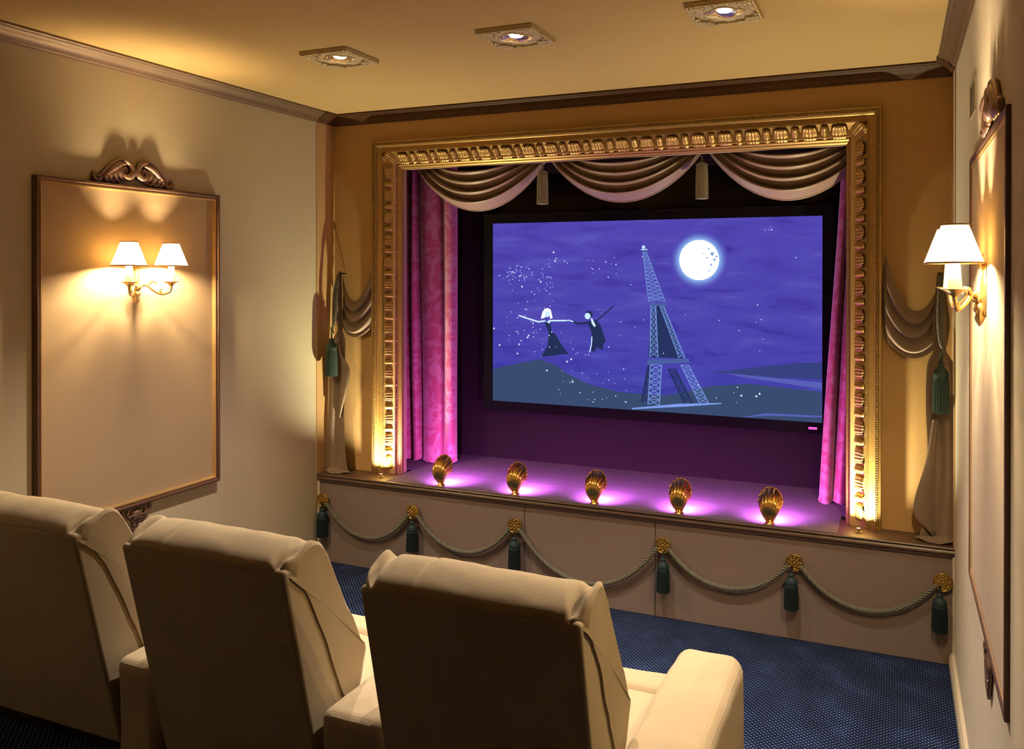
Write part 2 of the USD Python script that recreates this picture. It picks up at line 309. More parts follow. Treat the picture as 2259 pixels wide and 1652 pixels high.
# ================================================================ recliners
def recliner(cx, seed, x_arm, label, left_arm=None, grp='row of suede recliners'):
    rs = np.random.RandomState(seed)
    t = X('recliner', label, 'armchair', (cx, -1.75, 0), grp)
    hw = .268
    S = trimesh.creation.icosphere(2, .012).vertices
    prof = [(-2.163, .893), (-2.020, .274), (-1.945, .274), (-1.920, .50), (-2.125, .893)]
    sh = trimesh.convex.convex_hull(np.vstack([S+np.array([cx+s*(hw-.012), y, z]) for s in (-1, 1) for y, z in prof]))
    part(t, 'back_shell', sh, M_SUEDE, 40)
    # back cushion: a fat pad folded over the top of the shell, gathered at its top corners
    base = np.array([(-2.166, .888), (-2.176, .905), (-2.160, .926), (-2.120, .944), (-2.078, .949), (-2.045, .936), (-2.020, .900), (-1.975, .81), (-1.925, .71), (-1.880, .622), (-1.858, .598), (-1.866, .555), (-1.885, .492), (-1.940, .480), (-1.985, .575), (-2.03, .68), (-2.08, .79), (-2.125, .860), (-2.150, .884)])
    cl = spline(np.vstack([base, base[:1]]), 73)[:-1]
    nu = 121; us = np.linspace(-1, 1, nu); P = np.zeros((nu, len(cl), 3)); c = np.array([-2.03, .76])
    ti = np.arange(len(cl))/len(cl)*len(base)                       # position round the profile, in base points
    for i, u in enumerate(us):
        e = max(0.0, (abs(u)-.95)/.05); sc = 1-.07*(1-math.sqrt(max(0, 1-e*e)))-(.0 if e < 1 else .01)
        q = c+(cl-c)*sc
        w = abs(u)
        gat = np.exp(-((w-.90)/.075)**2)                            # the gather near each top corner
        topw = np.exp(-((ti-3.2)/1.7)**2); rearw = np.exp(-((ti-1.2)/1.6)**2)
        q[:, 0] += .030*rearw*max(0, (w-.86)/.14)**1.5
        q[:, 1] -= (.014*gat)*topw; q[:, 1] += .009*np.exp(-((ti-4.6)/1.3)**2)*max(0, (w-.88)/.12)
        puck = np.sin(38*u+9*ti*.3+seed)*gat*np.exp(-((ti-3.0)/2.2)**2)
        q[:, 1] += .007*puck
        cre = np.exp(-((w-.865-.012*ti)/.022)**2)*np.exp(-((ti-2.6)/1.6)**2); q[:, 1] -= .012*cre; q[:, 0] += .008*cre
        q[:, 1] += .006*topw*(1-w*w)                                # the crown of the pad
        groove = np.exp(-((u+.46)/.018)**2)*np.exp(-((ti-4.6)/2.3)**4)
        n = (q-c)/np.linalg.norm(q-c, axis=1, keepdims=True); q -= n*(.006*groove)[:, None]
        sw = .008*np.exp(-((ti-9.0)/2.5)**2)                        # sides swell low down
        P[i, :, 0] = cx+u*(hw+.005+sw); P[i, :, 1:] = q
    nz = meshkit.fbm(P.reshape(-1, 3)*np.array([9, 14, 14])+seed*7.3, 3, seed).reshape(nu, -1)-.5
    P[:, :, 2] += .013*nz; P[:, :, 1] += .010*nz
    g = grid(P, cv=True); L = len(cl); v = list(g.vertices); f = list(g.faces)
    for i in (0, nu-1):
        k = len(v); v.append(P[i].mean(0)); f += [(k, i*L+j, i*L+(j+1) % L) for j in range(L)]
    part(t, 'back_cushion', (np.array(v), np.array(f)), M_SUEDE, 50)
    part(t, 'seat_cushion', soft(rbox(cx-.262, cx+.262, -1.96, -1.452, .27, .424, .035), seed+1), M_SUEDE, 40)
    part(t, 'footrest_pad', soft(rbox(cx-.262, cx+.262, -1.448, -1.325, .10, .420, .035), seed+2), M_SUEDE, 40)
    part(t, 'base', bx(cx-.25, cx+.25, -1.90, -1.36, .035, .285, .01), M_SUEDE)
    arms = [x_arm]+([left_arm] if left_arm else [])
    for a0, a1 in arms:
        part(t, 'armrest', soft(arm_mesh(a0, a1), seed+3), M_SUEDE, 40)
    for sx in (-.2, .2):
        for y in (-1.86, -1.42): part(t, 'foot', lathe([(0, 0), (.022, 0), (.025, .038), (0, .038)], (cx+sx, y, 0), 12), M_DARKM)
    return t
def soft(m, seed, amp=.006):
    for _ in range(2): m = m.subdivide_to_size(.035)
    m.merge_vertices(); v = m.vertices; n = m.vertex_normals
    m.vertices = v+n*((meshkit.fbm(v*9+seed*3.1, 3, seed)-.5)*amp*2)[:, None]; return m
def arm_mesh(a0, a1):
    S = trimesh.creation.icosphere(2, 1.0).vertices; P = []
    for x, s in ((a0, 1), (a1, -1)):
        for y, z, r in ((-2.035, .50, .032), (-2.03, .06, .025), (-1.445, .505, .045), (-1.42, .36, .03), (-1.43, .06, .025)):
            P.append(S*r+np.array([x+s*r, y, z]))
    P.append(S*.04+np.array([(a0+a1)/2, -1.98, .503])); P.append(S*.05+np.array([(a0+a1)/2, -1.50, .508]))
    return trimesh.convex.convex_hull(np.vstack(P))
recliner(0.668, 3, (.952, 1.094), 'leftmost beige suede recliner, partly outside the picture, nearest the lit wall panel', (.222, .379))
recliner(1.379, 5, (1.662, 1.842), 'middle beige suede recliner with a crumpled top corner, seen from behind')
recliner(2.128, 8, (2.405, 2.595), 'rightmost beige suede recliner with the wide rounded arm beside the aisle')

# ================================================================ wall panels, ornaments, sconces
def spiral(c, r0, r1, a0, a1, n=24):
    s = np.linspace(0, 1, n); r = r0+(r1-r0)*s; a = a0+(a1-a0)*s
    return np.stack([c[0]+r*np.cos(a), c[1]+r*np.sin(a)], 1)
def stroke(place, pts, rad, out, n=40, sides=8):
    p = spline([(a, b, 0) for a, b in pts], n); r = np.interp(np.linspace(0, 1, n), np.linspace(0, 1, len(rad)), rad)
    return tube(np.array([place(a, b, o) for (a, b, _), o in zip(p, out+r*.55)]), r, sides)
def crest(parent, place):
    """two opposed acanthus scrolls with curled ends; a along the rail from the middle, b up"""
    for s in (-1, 1):
        pl = lambda a, b, o, s=s: place(s*a, b, o)
        m = []
        eye = spiral((.042, .052), .006, .030, PI*2.9, PI*.95, 26)
        arch = [tuple(e) for e in eye]+[(.022, .081), (.046, .094), (.074, .092), (.104, .076), (.132, .052), (.154, .030), (.170, .016)]
        m.append(stroke(pl, arch, [.005, .006, .007, .008, .009, .012, .015, .016, .013, .009, .006], .010, 90))
        m.append(stroke(pl, [(.044, .082), (.072, .078), (.100, .062), (.128, .038), (.150, .018)], [.006, .012, .014, .010, .005], .016, 30))
        m.append(lathe([(0, 0), (.009, .002), (.007, .010), (0, .013)], (0, 0, 0), 14)); k = m[-1]
        k.vertices = np.array([pl(.042+x, .052+y, .012+z) for x, y, z in k.vertices])
        part(parent, 'scroll', cat(m), M_BRONZE, True)
        m = []
        for q, (x0, y0, x1, y1) in enumerate(((.072, .072, .058, .014), (.094, .064, .080, .006), (.112, .052, .106, .004), (.130, .040, .128, .003))):
            m.append(stroke(pl, [(x0, y0), ((x0+x1)/2+.010, (y0+y1)/2), (x1+.004, y1+.006), (x1-.008, y1+.003), (x1-.010, y1+.013)], [.010, .013, .010, .007, .004], .008, 26))
        part(parent, 'acanthus_leaf', cat(m), M_BRONZE, True)
        m = [stroke(pl, [(.150, .020), (.164, .006), (.184, .008), (.192, .024), (.184, .034), (.177, .027)], [.006, .009, .011, .009, .006, .004], .008, 34)]
        m.append(stroke(pl, [(.140, .030), (.150, .038), (.158, .036)], [.004, .007, .004], .010, 14))
        part(parent, 'end_curl', cat(m), M_BRONZE, True)
def pendant(parent, place):
    """pierced triangular drop: shell flower, side scrolls, ribs running to a point; a across, b down"""
    fl = lathe([(.030, 0), (.027, .008), (.018, .014), (.006, .016), (0, .016)], (0, 0, 0), 32, (8, .14, 0)); fl.vertices = np.array([place(x, .040+y, .006+z) for x, y, z in fl.vertices])
    part(parent, 'shell_flower', fl, M_BRONZE, True)
    for s in (-1, 1):
        pl = lambda a, b, o, s=s: place(s*a, b, o)
        m = [stroke(pl, [(.004, .010), (.028, .008), (.046, .026), (.036, .046), (.026, .038)], [.004, .006, .007, .006, .004], .006, 30),
             stroke(pl, [(.030, .010), (.050, .006), (.066, .010), (.070, .024), (.060, .030), (.056, .022)], [.004, .006, .006, .006, .005, .003], .006, 30),
             stroke(pl, [(.060, .030), (.046, .062), (.026, .094), (.004, .122)], [.005, .006, .006, .004], .006, 26)]
        part(parent, 'side_scroll', cat(m), M_BRONZE, True)
        m = [stroke(pl, [(.003, .070+q*.016), (.016-q*.003, .066+q*.016), (.024-q*.006, .054+q*.017)], [.004, .006, .003], .007, 14) for q in range(3)]
        part(parent, 'leaf_rib', cat(m), M_BRONZE, True)
def wall_panel(y0, y1, z0, z1, t, place, label):
    p = X('wall_panel', label, 'panel', place((y0+y1)/2, z0, 0))
    k = t/.028
    outer = [(0, 0), (0, .024*k), (.003, .028*k), (.010, .028*k), (.013, .024*k), (.0145, .018*k)]
    inner = [(.0145, .017*k), (.018, .017*k), (.0195, .022*k), (.024, .022*k), (.026, .015*k), (.029, .005)]
    for nm, pr, mm in (('moulding', outer, M_PFRAME), ('gilt_fillet', inner, M_PLINE)):
        for side, g in sweep_rect(pr, y0, y1, z0, z1, place).items():
            part(p, nm, g, mm, 30, 'gilt inner fillet' if nm == 'gilt_fillet' else None)
    a = np.array([place(y, z, o) for y in (y0+.015, y1-.015) for z in (z0+.015, z1-.015) for o in (0.0005, .005)])
    part(p, 'fabric_inset', trimesh.convex.convex_hull(a), M_INSET)
    return p
LY0, LY1, LZ0, LZ1 = -1.642, -0.7495, .624, 1.974
RY0, RY1, RZ0, RZ1 = -1.765, -0.850, .668, 1.967
pl_l = lambda a, b, o: (o, a, b); pl_r = lambda a, b, o: (W-o, a, b)
wall_panel(LY0, LY1, LZ0, LZ1, .028, pl_l, 'tall bronze framed fabric panel on the left wall')
wall_panel(RY0, RY1, RZ0, RZ1, .011, pl_r, 'tall bronze framed fabric panel seen edge on at the right')
for nm, place, yc, zt, sc, so, side in (('l', pl_l, -1.205, LZ1, 1.0, .60, 'left'), ('r', pl_r, -1.47, RZ1, .95, .50, 'right')):
    where = 'the left panel' if side == 'left' else 'the panel on the right wall'
    c = X('crest', 'carved bronze crest of twin scrolls on top of '+where, 'ornament', place(yc, zt, 0)); crest(c, lambda a, b, o: place(yc+a*sc, zt+.003+b*sc*1.05, .002+o*so))
for nm, place, yc, zb, sc, so, side in (('l', pl_l, -1.197, LZ0, 1.0, 1.0, 'left'), ('r', pl_r, -1.40, RZ0, 1.0, .5, 'right')):
    c = X('pendant_ornament', 'pierced triangular bronze drop under '+('the left panel' if side == 'left' else 'the panel on the right wall'), 'ornament', place(yc, zb, 0))
    pendant(c, lambda a, b, o: place(yc+a, zb-.001-b, .001+o*so))

def sconce(place, yc, off, label, bulb=None):
    s = X('wall_sconce', label, 'lamp', place(yc, 1.57, 0.005))
    bp = lathe([(.030, 0), (.030, .004), (.024, .009), (.012, .013), (0, .014)], (0, 0, 0), 28); bp.vertices = np.array([place(yc+x*.75, 1.568+y*2.4, .006+z) for x, y, z in bp.vertices])
    part(s, 'backplate', bp, M_BRASS, True)
    fin = [lathe([(0, -.03), (.004, -.026), (.010, -.016), (.013, -.006), (.009, .004), (.014, .010), (.016, .020), (.010, .032), (0, .036)], (0, 0, 0), 20)]
    fin[0].vertices = np.array([place(yc+x, 1.502+z, .020+y) for x, y, z in fin[0].vertices])
    fin.append(tube(np.array([place(yc+a, b, o) for a, b, o in spline([(0, 1.62, .016), (0, 1.648, .018), (0, 1.664, .012)], 12)]), [.007]*4+[.006]*4+[.003]*4))
    part(s, 'bottom_finial', fin[0], M_BRASS, True); part(s, 'top_finial', fin[1], M_BRASS, True)
    hub = trimesh.creation.icosphere(2, .016); hub.apply_translation(place(yc, 1.548, .026)); part(s, 'hub', hub, M_BRASS, True)
    for d in (-1, 1):
        y = yc+d*.104
        P = spline([(yc+d*.004, 1.548, .026), (yc+d*.030, 1.556, .040), (yc+d*.050, 1.535, .055), (yc+d*.074, 1.517, .075), (yc+d*.097, 1.525, off-.004), (y, 1.545, off), (y, 1.560, off)], 44)
        m = [tube(np.array([place(a, b, o) for a, b, o in P]), np.interp(np.linspace(0, 1, 44), [0, .3, .8, 1], [.006, .0055, .005, .007]))]
        C = spline([(yc+d*.035, 1.556, .044), (yc+d*.052, 1.572, .050), (yc+d*.066, 1.566, .056), (yc+d*.062, 1.554, .056)], 20); m.append(tube(np.array([place(a, b, o) for a, b, o in C]), np.linspace(.006, .0025, 20)))
        C = spline([(yc+d*.074, 1.519, .076), (yc+d*.070, 1.534, .074), (yc+d*.080, 1.538, .080)], 14); m.append(tube(np.array([place(a, b, o) for a, b, o in C]), np.linspace(.0045, .002, 14)))
        part(s, 'arm', cat(m), M_BRASS, True)
        cx = place(y, 0, off)
        part(s, 'drip_dish', lathe([(.006, 1.552), (.012, 1.558), (.018, 1.564), (.034, 1.570), (.035, 1.572), (.018, 1.571), (0, 1.571)], cx, 24), M_BRASS, 40)
        part(s, 'candle', lathe([(.0175, 1.571), (.0125, 1.634), (.009, 1.638), (.008, 1.644), (.0, 1.645)], cx, 20), M_CANDLE, 40)
        b = trimesh.creation.icosphere(3, .019); b.apply_scale((1, 1, 1.15)); b.apply_translation((cx[0], cx[1], 1.666)); part(s, 'bulb', b, bulb or E_BULB, True)
        sh = part(s, 'shade', lathe([(.067, 1.637), (.031, 1.735)], cx, 40), M_SHADE, True)
        for r, z in ((.0672, 1.6385), (.0318, 1.7345)):
            a = np.arange(40)*2*PI/40; part(sh, 'braid', tube(np.stack([cx[0]+r*np.cos(a), cx[1]+r*np.sin(a), np.full(40, z)], 1), .0024, 5, closed=True), M_TRIMG, True)
    return s
sconce(pl_l, -1.203, .100, 'brass wall lamp with two white shades on the left wall panel')
sconce(pl_l, -3.25, .100, 'unseen dim brass wall lamp on the left wall, placed to light the recliner backs', E_UNSEEN)  # out of view behind the seats, placed to light the recliner backs
sconce(pl_r, -1.31, .085, 'brass wall lamp whose pale shades line up at the right edge')

# louvre high on the right wall
v = X('wall_vent', 'small cream louvre high on the right wall near the stage', 'vent', (W-.001, -.85, 2.16))
part(v, 'frame', cat(bx(W-.004, W-.0005, -.945, -.935, 2.105, 2.215), bx(W-.004, W-.0005, -.765, -.755, 2.105, 2.215), bx(W-.004, W-.0005, -.935, -.765, 2.105, 2.111), bx(W-.004, W-.0005, -.935, -.765, 2.209, 2.215)), M_VENT)
for k in range(6):
    z = 2.120+k*.0155; part(v, 'slat', trimesh.convex.convex_hull(np.array([(x, y, z+dz) for y in (-.935, -.765) for x, dz in ((W-.0005, .010), (W-.005, 0), (W-.005, .0015), (W-.0005, .0115))])), M_VENT)

# ================================================================ ceiling spots
def scroll_relief(c, s1, s2, z):
    m = []
    for pts in ([(.046, .100), (.070, .096), (.092, .098), (.098, .084), (.086, .078), (.082, .088)], [(.100, .046), (.096, .070), (.098, .092), (.084, .098), (.078, .086), (.088, .082)], [(.060, .060), (.074, .074), (.090, .090)], [(.052, .082), (.066, .084), (.074, .078)], [(.082, .052), (.084, .066), (.078, .074)], [(.02, .104), (.034, .096), (.046, .102)], [(.104, .02), (.096, .034), (.102, .046)]):
        p = spline([(a, b, 0) for a, b in pts], 16); m.append(tube(np.stack([c[0]+s1*p[:, 0], c[1]+s2*p[:, 1], np.full(16, z)], 1), [.0075]*6+[.0065]*5+[.0045]*5, 6))
    return cat(m)
def ceiling_spot(cx, cy, label):
    t = X('ceiling_spot', label, 'lamp', (cx, cy, H)); h = .1131; zb = H-.012
    hole = union_all([Point(dx, dy).buffer(.036, 8) for dx, dy in ((.030, 0), (-.030, 0), (0, .030), (0, -.030))]+[Point(0, 0).buffer(.045)])
    pl = trimesh.creation.extrude_polygon(sbox(-h, -h, h, h).difference(hole), .011, engine='earcut'); pl.apply_translation((cx, cy, zb)); part(t, 'plate', pl, M_PLATE)
    rim = tube(np.array([(cx+x, cy+y, zb-.001) for x, y in list(hole.exterior.coords)[:-1]]), .0035, 6, closed=True); part(t, 'lobed_rim', rim, M_PLATE, True)
    n = 60; a = np.linspace(0, 4, n*4, endpoint=False); e = []
    for q in a:
        k, f = int(q), q % 1; p0 = [(-1, -1), (1, -1), (1, 1), (-1, 1)][k]; p1 = [(1, -1), (1, 1), (-1, 1), (-1, -1)][k]; e.append((cx+(h-.005)*(p0[0]+(p1[0]-p0[0])*f), cy+(h-.005)*(p0[1]+(p1[1]-p0[1])*f)))
    part(t, 'rope_edge', tube(np.array([(x, y, zb-.002) for x, y in e]), .005+.0018*np.sin(np.arange(len(e))*2*PI/4), 6, closed=True), M_PLATE, True)
    for s1 in (-1, 1):
        for s2 in (-1, 1): part(t, 'corner_scroll', scroll_relief((cx, cy), s1, s2, zb-.003), M_PLATE, True)
    part(t, 'reflector', lathe([(.060, zb+.002), (.050, zb+.006), (.030, zb+.009)], (cx, cy, 0), 32, (12, .05, 1)), M_REFL, True)
    part(t, 'lens', lathe([(.026, zb+.0085), (.023, zb+.005), (.014, zb+.002), (0, zb+.001)], (cx, cy, 0), 28), E_SPOT, True)
    sphere_light('/World/lights/'+numbered('lights', 'spot_beam'), (cx, cy, H-.030), .016, (1.0, .82, .67), L_DOWN, (0, -.16, -1), 42, 1.0)
    return t
for cx, lb in ((.866, 'ornate square ceiling spot nearest the left wall'), (1.667, 'ornate square ceiling spot in the middle of the row of three'), (2.4445, 'ornate square ceiling spot nearest the right wall, cut by the picture edge')):
    ceiling_spot(cx, -.9466, lb)

# ================================================================ gilt proscenium frame
FX0, FX1, FZ1 = .286, 2.9245, 2.3355                          # outer edge (the frame slopes back into the opening)
pf = X('proscenium_frame', 'large carved gilt frame round the stage opening', 'frame', (W/2, D, HS))
PR_OUT = [(0, D), (0, .090), (.003, .084), (.012, .082), (.014, .087), (.023, .087), (.025, .083), (.029, .085), (.032, .097), (.036, .101), (.054, .103), (.057, .100), (.061, .101), (.063, .108), (.066, .113), (.124, .153)]
PR_IN = [(.124, .153), (.126, .149), (.131, .147), (.135, .152), (.138, .156), (.142, .156), (.146, .159), (.150, .164), (.152, .176)]
PR_RV = [(.152, .176), (.152, .205), (.148, .212)]
def frame_rails(prof):
    L = grid(np.array([[(FX0+s, y, HS) for s, y in prof], [(FX0+s, y, FZ1-s) for s, y in prof]]))
    R = grid(np.array([[(FX1-s, y, HS) for s, y in prof], [(FX1-s, y, FZ1-s) for s, y in prof]]))
    T = grid(np.array([[(FX0+s, y, FZ1-s) for s, y in prof], [(FX1-s, y, FZ1-s) for s, y in prof]])); return L, R, T
for nm, pr, mm in (('moulding', PR_OUT, M_GOLD), ('inner_moulding', PR_IN, M_GOLD), ('reveal', PR_RV, M_REVEAL)):
    for g in frame_rails(pr): part(pf, nm, g, mm, 25)
# beading: three runs of small beads along the outer band
bd = trimesh.creation.icosphere(1, 1.0)
def beads(p, q, r, step):
    p, q = np.array(p, float), np.array(q, float); n = int(np.linalg.norm(q-p)/step); t = (np.arange(n)+.5)/n
    d = (q-p)/np.linalg.norm(q-p); out = []
    for k in t:
        m = bd.copy(); m.vertices = m.vertices*r+np.outer(m.vertices@d, d)*r*.25+p+(q-p)*k; out.append(m)
    return cat(out)
for s, y, r in ((.0185, .086, .0042),):
    for p, q in (((FX0+s, y, HS), (FX0+s, y, FZ1-s)), ((FX1-s, y, HS), (FX1-s, y, FZ1-s)), ((FX0+s, y, FZ1-s), (FX1-s, y, FZ1-s))): part(pf, 'beading', beads(p, q, r, .0105), M_GOLDL, True, kind='stuff')
for s, y, r in ((.0635, .105, .0026),):
    for p, q in (((FX0+s, y, HS), (FX0+s, y, FZ1-s)), ((FX1-s, y, HS), (FX1-s, y, FZ1-s)), ((FX0+s, y, FZ1-s), (FX1-s, y, FZ1-s))): part(pf, 'pearl_line', beads(p, q, r, .008), M_GOLDL, True, kind='stuff')
# carved leaves on the sloping bed: wide acanthus and narrow water leaf by turns
BS, BY = (.1235, .0665), (.1525, .1135)                       # inner and outer edge of the bed (s, y)
bn = np.array([BY[0]-BY[1], -(BS[0]-BS[1])]); bn /= np.linalg.norm(bn)   # towards the viewer and the opening
def leaf(width, wide):
    """(a along the rail, s, y): a flat fluted leaf rising from the inner edge; its lobed tip curls out at the outer edge"""
    na, nb = (25, 13) if wide else (9, 11); P = np.zeros((na, nb, 3))
    for j in range(nb):
        b = j/(nb-1)
        ww = width*.5*((.80+.20*math.sin(PI*b))*(1-.07*abs(math.sin(2.5*PI*b))) if wide else (.84+.16*math.sin(PI*b)))
        for i in range(na):
            a = -1+2*i/(na-1); edge = max(0, 1-abs(a)**5)**.5
            tipb = 1-(.10*abs(a)**2+(.05*(1-abs(math.cos(2.5*PI*a))) if wide else 0))  # scalloped tip
            bb = b*tipb
            h = .004+.010*math.sin(PI*min(1, bb*.62+.12))
            if wide: h += .0042*(abs(math.cos(2.5*PI*a))-.5)*(.35+.65*bb)              # five fingers
            else: h += .0025*math.cos(PI*a*1.5)
            if bb > .68: h += .0085*((bb-.68)/.32)**1.4
            if bb > .93: h -= .010*((bb-.93)/.07)
            h *= edge; s = BS[0]+(BS[1]-BS[0])*bb; y = BY[0]+(BY[1]-BY[0])*bb
            P[i, j] = (a*ww, s+bn[0]*h, y+bn[1]*h)
    return grid(P)
PIT = .126; LW = leaf(.080, True); LN = leaf(.041, False)
def place_leaf(m, f):
    g = m.copy(); g.vertices = np.array([f(*v) for v in m.vertices]); return g
def run_leaves(f, a0, a1):
    n = int(round((a1-a0)/PIT)); p = (a1-a0)/n
    for k in range(n):
        c = a0+(k+.5)*p; part(pf, 'acanthus_leaf', place_leaf(LW, lambda a, s, y: f(c+a, s, y)), M_GOLDL, 50)
        if k < n-1: part(pf, 'water_leaf', place_leaf(LN, lambda a, s, y: f(c+p/2+a, s, y)), M_GOLDL, 50)
run_leaves(lambda a, s, y: (a, y, FZ1-s), FX0+.115, FX1-.115)
run_leaves(lambda a, s, y: (FX0+s, y, a), HS+.004, FZ1-.115)
run_leaves(lambda a, s, y: (FX1-s, y, a), HS+.004, FZ1-.115)
for sx in (0, 1):                                             # corner leaf over each mitre
    f = lambda a, s, y: ((FX0+s+a*.7) if sx == 0 else (FX1-s-a*.7), y-.004, FZ1-s+a*.7)
    part(pf, 'corner_leaf', place_leaf(LW, f), M_GOLDL, 50)

# ================================================================ uplights at the foot of the frame
for x, lb in ((FX0+.092, 'small brass uplight standing at the foot of the left gilt column'), (FX1-.092, 'small brass uplight standing at the foot of the right gilt column')):
    y = .046
    u = X('uplight', lb, 'lamp', (x, y, HS))
    part(u, 'base', lathe([(.016, HS), (.016, HS+.003), (.010, HS+.005), (.008, HS+.012), (.011, HS+.014), (.011, HS+.017), (.009, HS+.017), (.008, HS+.0145)], (x, y, 0), 28), M_BRASS, 40)
    part(u, 'lens', lathe([(.0085, HS+.015), (.005, HS+.0165), (0, HS+.017)], (x, y, 0), 24), E_UPL, True)
    sphere_light('/World/lights/'+numbered('lights', 'uplight_beam'), (x, y, HS+.024), .005, (1.0, .90, .60), L_UP*3.0, (0, .16, 1), 72, 1.0)
    sphere_light('/World/lights/'+numbered('lights', 'uplight_beam'), (x, y, HS+.024), .005, (1.0, .90, .42), L_UP*3.5, (0, -.01, 1), 44, 1.0)

# ================================================================ gilt shell footlights
def shell(cx, label, src=None):
    sphere_light('/World/lights/'+numbered('lights', 'footlight_beam'), (cx, .050, HS+.050), .008, (0.80, .16, .85), L_FOOT*1.5, (0, 1, .45), 84, .8)
    sphere_light('/World/lights/'+numbered('lights', 'footlight_glow'), (cx, .046, HS+.076), .010, (0.80, .20, .90), L_FOOT*1.15, (0, .8, -1), 84, 1.0)
    if src: return copy(src, (cx, .010, HS), label)
    t = X('shell_footlight', label, 'lamp', (cx, .010, HS), 'gold shells along the stage edge'); y0 = .010
    na, nt = 89, 26; P = np.zeros((na, nt, 3)); ths = np.linspace(-PI*.76, PI*.76, na)
    for i, th in enumerate(ths):
        a = th/(PI*.76); rib = math.cos(6*2*PI*a/1.0*.95)
        R = np.array([.053*math.sin(th), .092+.058*math.cos(th)*(1.0 if math.cos(th) > 0 else .85)])
        R = np.array([0, .09])+(R-np.array([0, .09]))*(1+.022*rib); N = np.array([.016*a, .004])
        for j in range(nt):
            q = j/(nt-1); p = N+(R-N)*q**.85
            belly = .036*math.sin(PI*min(1, q*1.02)**.95)**.8*math.cos(a*PI/2*.80) if q < .98 else 0
            flare = (.016+.026*max(0, math.cos(th)))*max(0, (q-.64)/.36)**1.35
            P[i, j] = (cx+p[0], y0-belly+flare-.0028*rib*q+.012*abs(a)**2*q, HS+.004+p[1])
    g = grid(P); b = g.copy(); n = g.vertex_normals; b.vertices = b.vertices+np.array([0, .0035, 0]); part(t, 'shell', cat(g, b), M_POLGOLD, True)
    part(t, 'rim', tube(P[:, -1]+np.array([0, .0015, 0]), .0028, 6), M_POLGOLD, True)
    part(t, 'foot', lathe([(0, HS+.0005), (.022, HS+.0005), (.021, HS+.005), (.013, HS+.009), (.012, HS+.022), (0, HS+.026)], (cx, y0, 0), 24), M_POLGOLD, True)
    part(t, 'lamp_cup', lathe([(0, HS+.102), (.010, HS+.101), (.016, HS+.092), (.017, HS+.084), (.0145, HS+.084), (.009, HS+.094), (0, HS+.096)], (cx, y0+.034, 0), 20), M_DARKM, 40)
    part(t, 'lamp_stem', tube(np.array([(cx, y0+.002, HS+.012), (cx, y0+.012, HS+.04), (cx, y0+.022, HS+.08), (cx, y0+.032, HS+.100)]), .004, 6), M_DARKM, True)
    part(t, 'magenta_lens', lathe([(.0140, HS+.087), (.007, HS+.084), (0, HS+.083)], (cx, y0+.034, 0), 18), E_FOOT, True)
    return t
SX = (.777, 1.208, 1.632, 2.050, 2.462)
ords = ('first gilded shell footlight from the left, below the pink curtain', 'second gilded shell footlight from the left on the stage edge', 'middle gilded shell footlight of the five on the stage edge', 'fourth gilded shell footlight from the left on the stage edge', 'last gilded shell footlight on the right of the stage edge')
sh0 = shell(SX[0], ords[0])
for x, lb in zip(SX[1:], ords[1:]): shell(x, lb, sh0)

# ================================================================ rosettes, ropes and tassels on the stage front
RX = (.040, .624, 1.219, 1.981, 2.573, 3.160); RZ = .345
nth = ('first', 'second', 'third', 'fourth', 'fifth', 'sixth')
nxt = ('in the left corner', 'second from the left', 'third from the left', 'third from the right', 'second from the right', 'in the right corner')
def rosette(x):
    t = X('rosette', 'round gold rosette on the stage front, '+nxt[0], 'rosette', (x, 0, RZ), 'gold rosettes on the stage front')
    c = (x, -.016, RZ)
    part(t, 'stem', lathe([(.009, -.016), (.009, .004)], c, 14, axis='y'), M_ANTGOLD, True)
    part(t, 'disc', lathe([(0, 0), (.030, 0), (.0375, .002), (.0385, .006), (.0365, .010), (.033, .011), (.031, .008), (.012, .007), (0, .007)], c, 40, axis='y'), M_ANTGOLD, 50)
    s = trimesh.creation.icosphere(2, 1.0)
    def petals(n, r, ra, rb, h):
        for k in range(n):
            a = 2*PI*k/n; m = s.copy(); v = m.vertices*np.array([ra, .0068, rb]); ca, sa = math.cos(a), math.sin(a)
            m.vertices = np.stack([v[:, 0]*ca-v[:, 2]*sa+r*ca, v[:, 1]-h, v[:, 0]*sa+v[:, 2]*ca+r*sa], 1)+np.array(c); part(t, 'petal', m, M_ANTGOLD, True)
    petals(8, .0145, .0055, .0042, .008); petals(8, .0255, .0042, .0062, .008)
    m = s.copy(); m.vertices = m.vertices*np.array([.0062, .006, .0062])+np.array(c)-np.array([0, .009, 0]); part(t, 'boss', m, M_ANTGOLD, True)
    part(t, 'rim_ring', tube(np.array([(c[0]+.035*math.cos(a), c[1]-.0095, c[2]+.035*math.sin(a)) for a in np.arange(40)*2*PI/40]), .0026, 6, closed=True), M_ANTGOLD, True)
    return t
r0 = rosette(RX[0])
for x, n in zip(RX[1:], nxt[1:]): copy(r0, (x, 0, RZ), 'round gold rosette on the stage front, '+n)

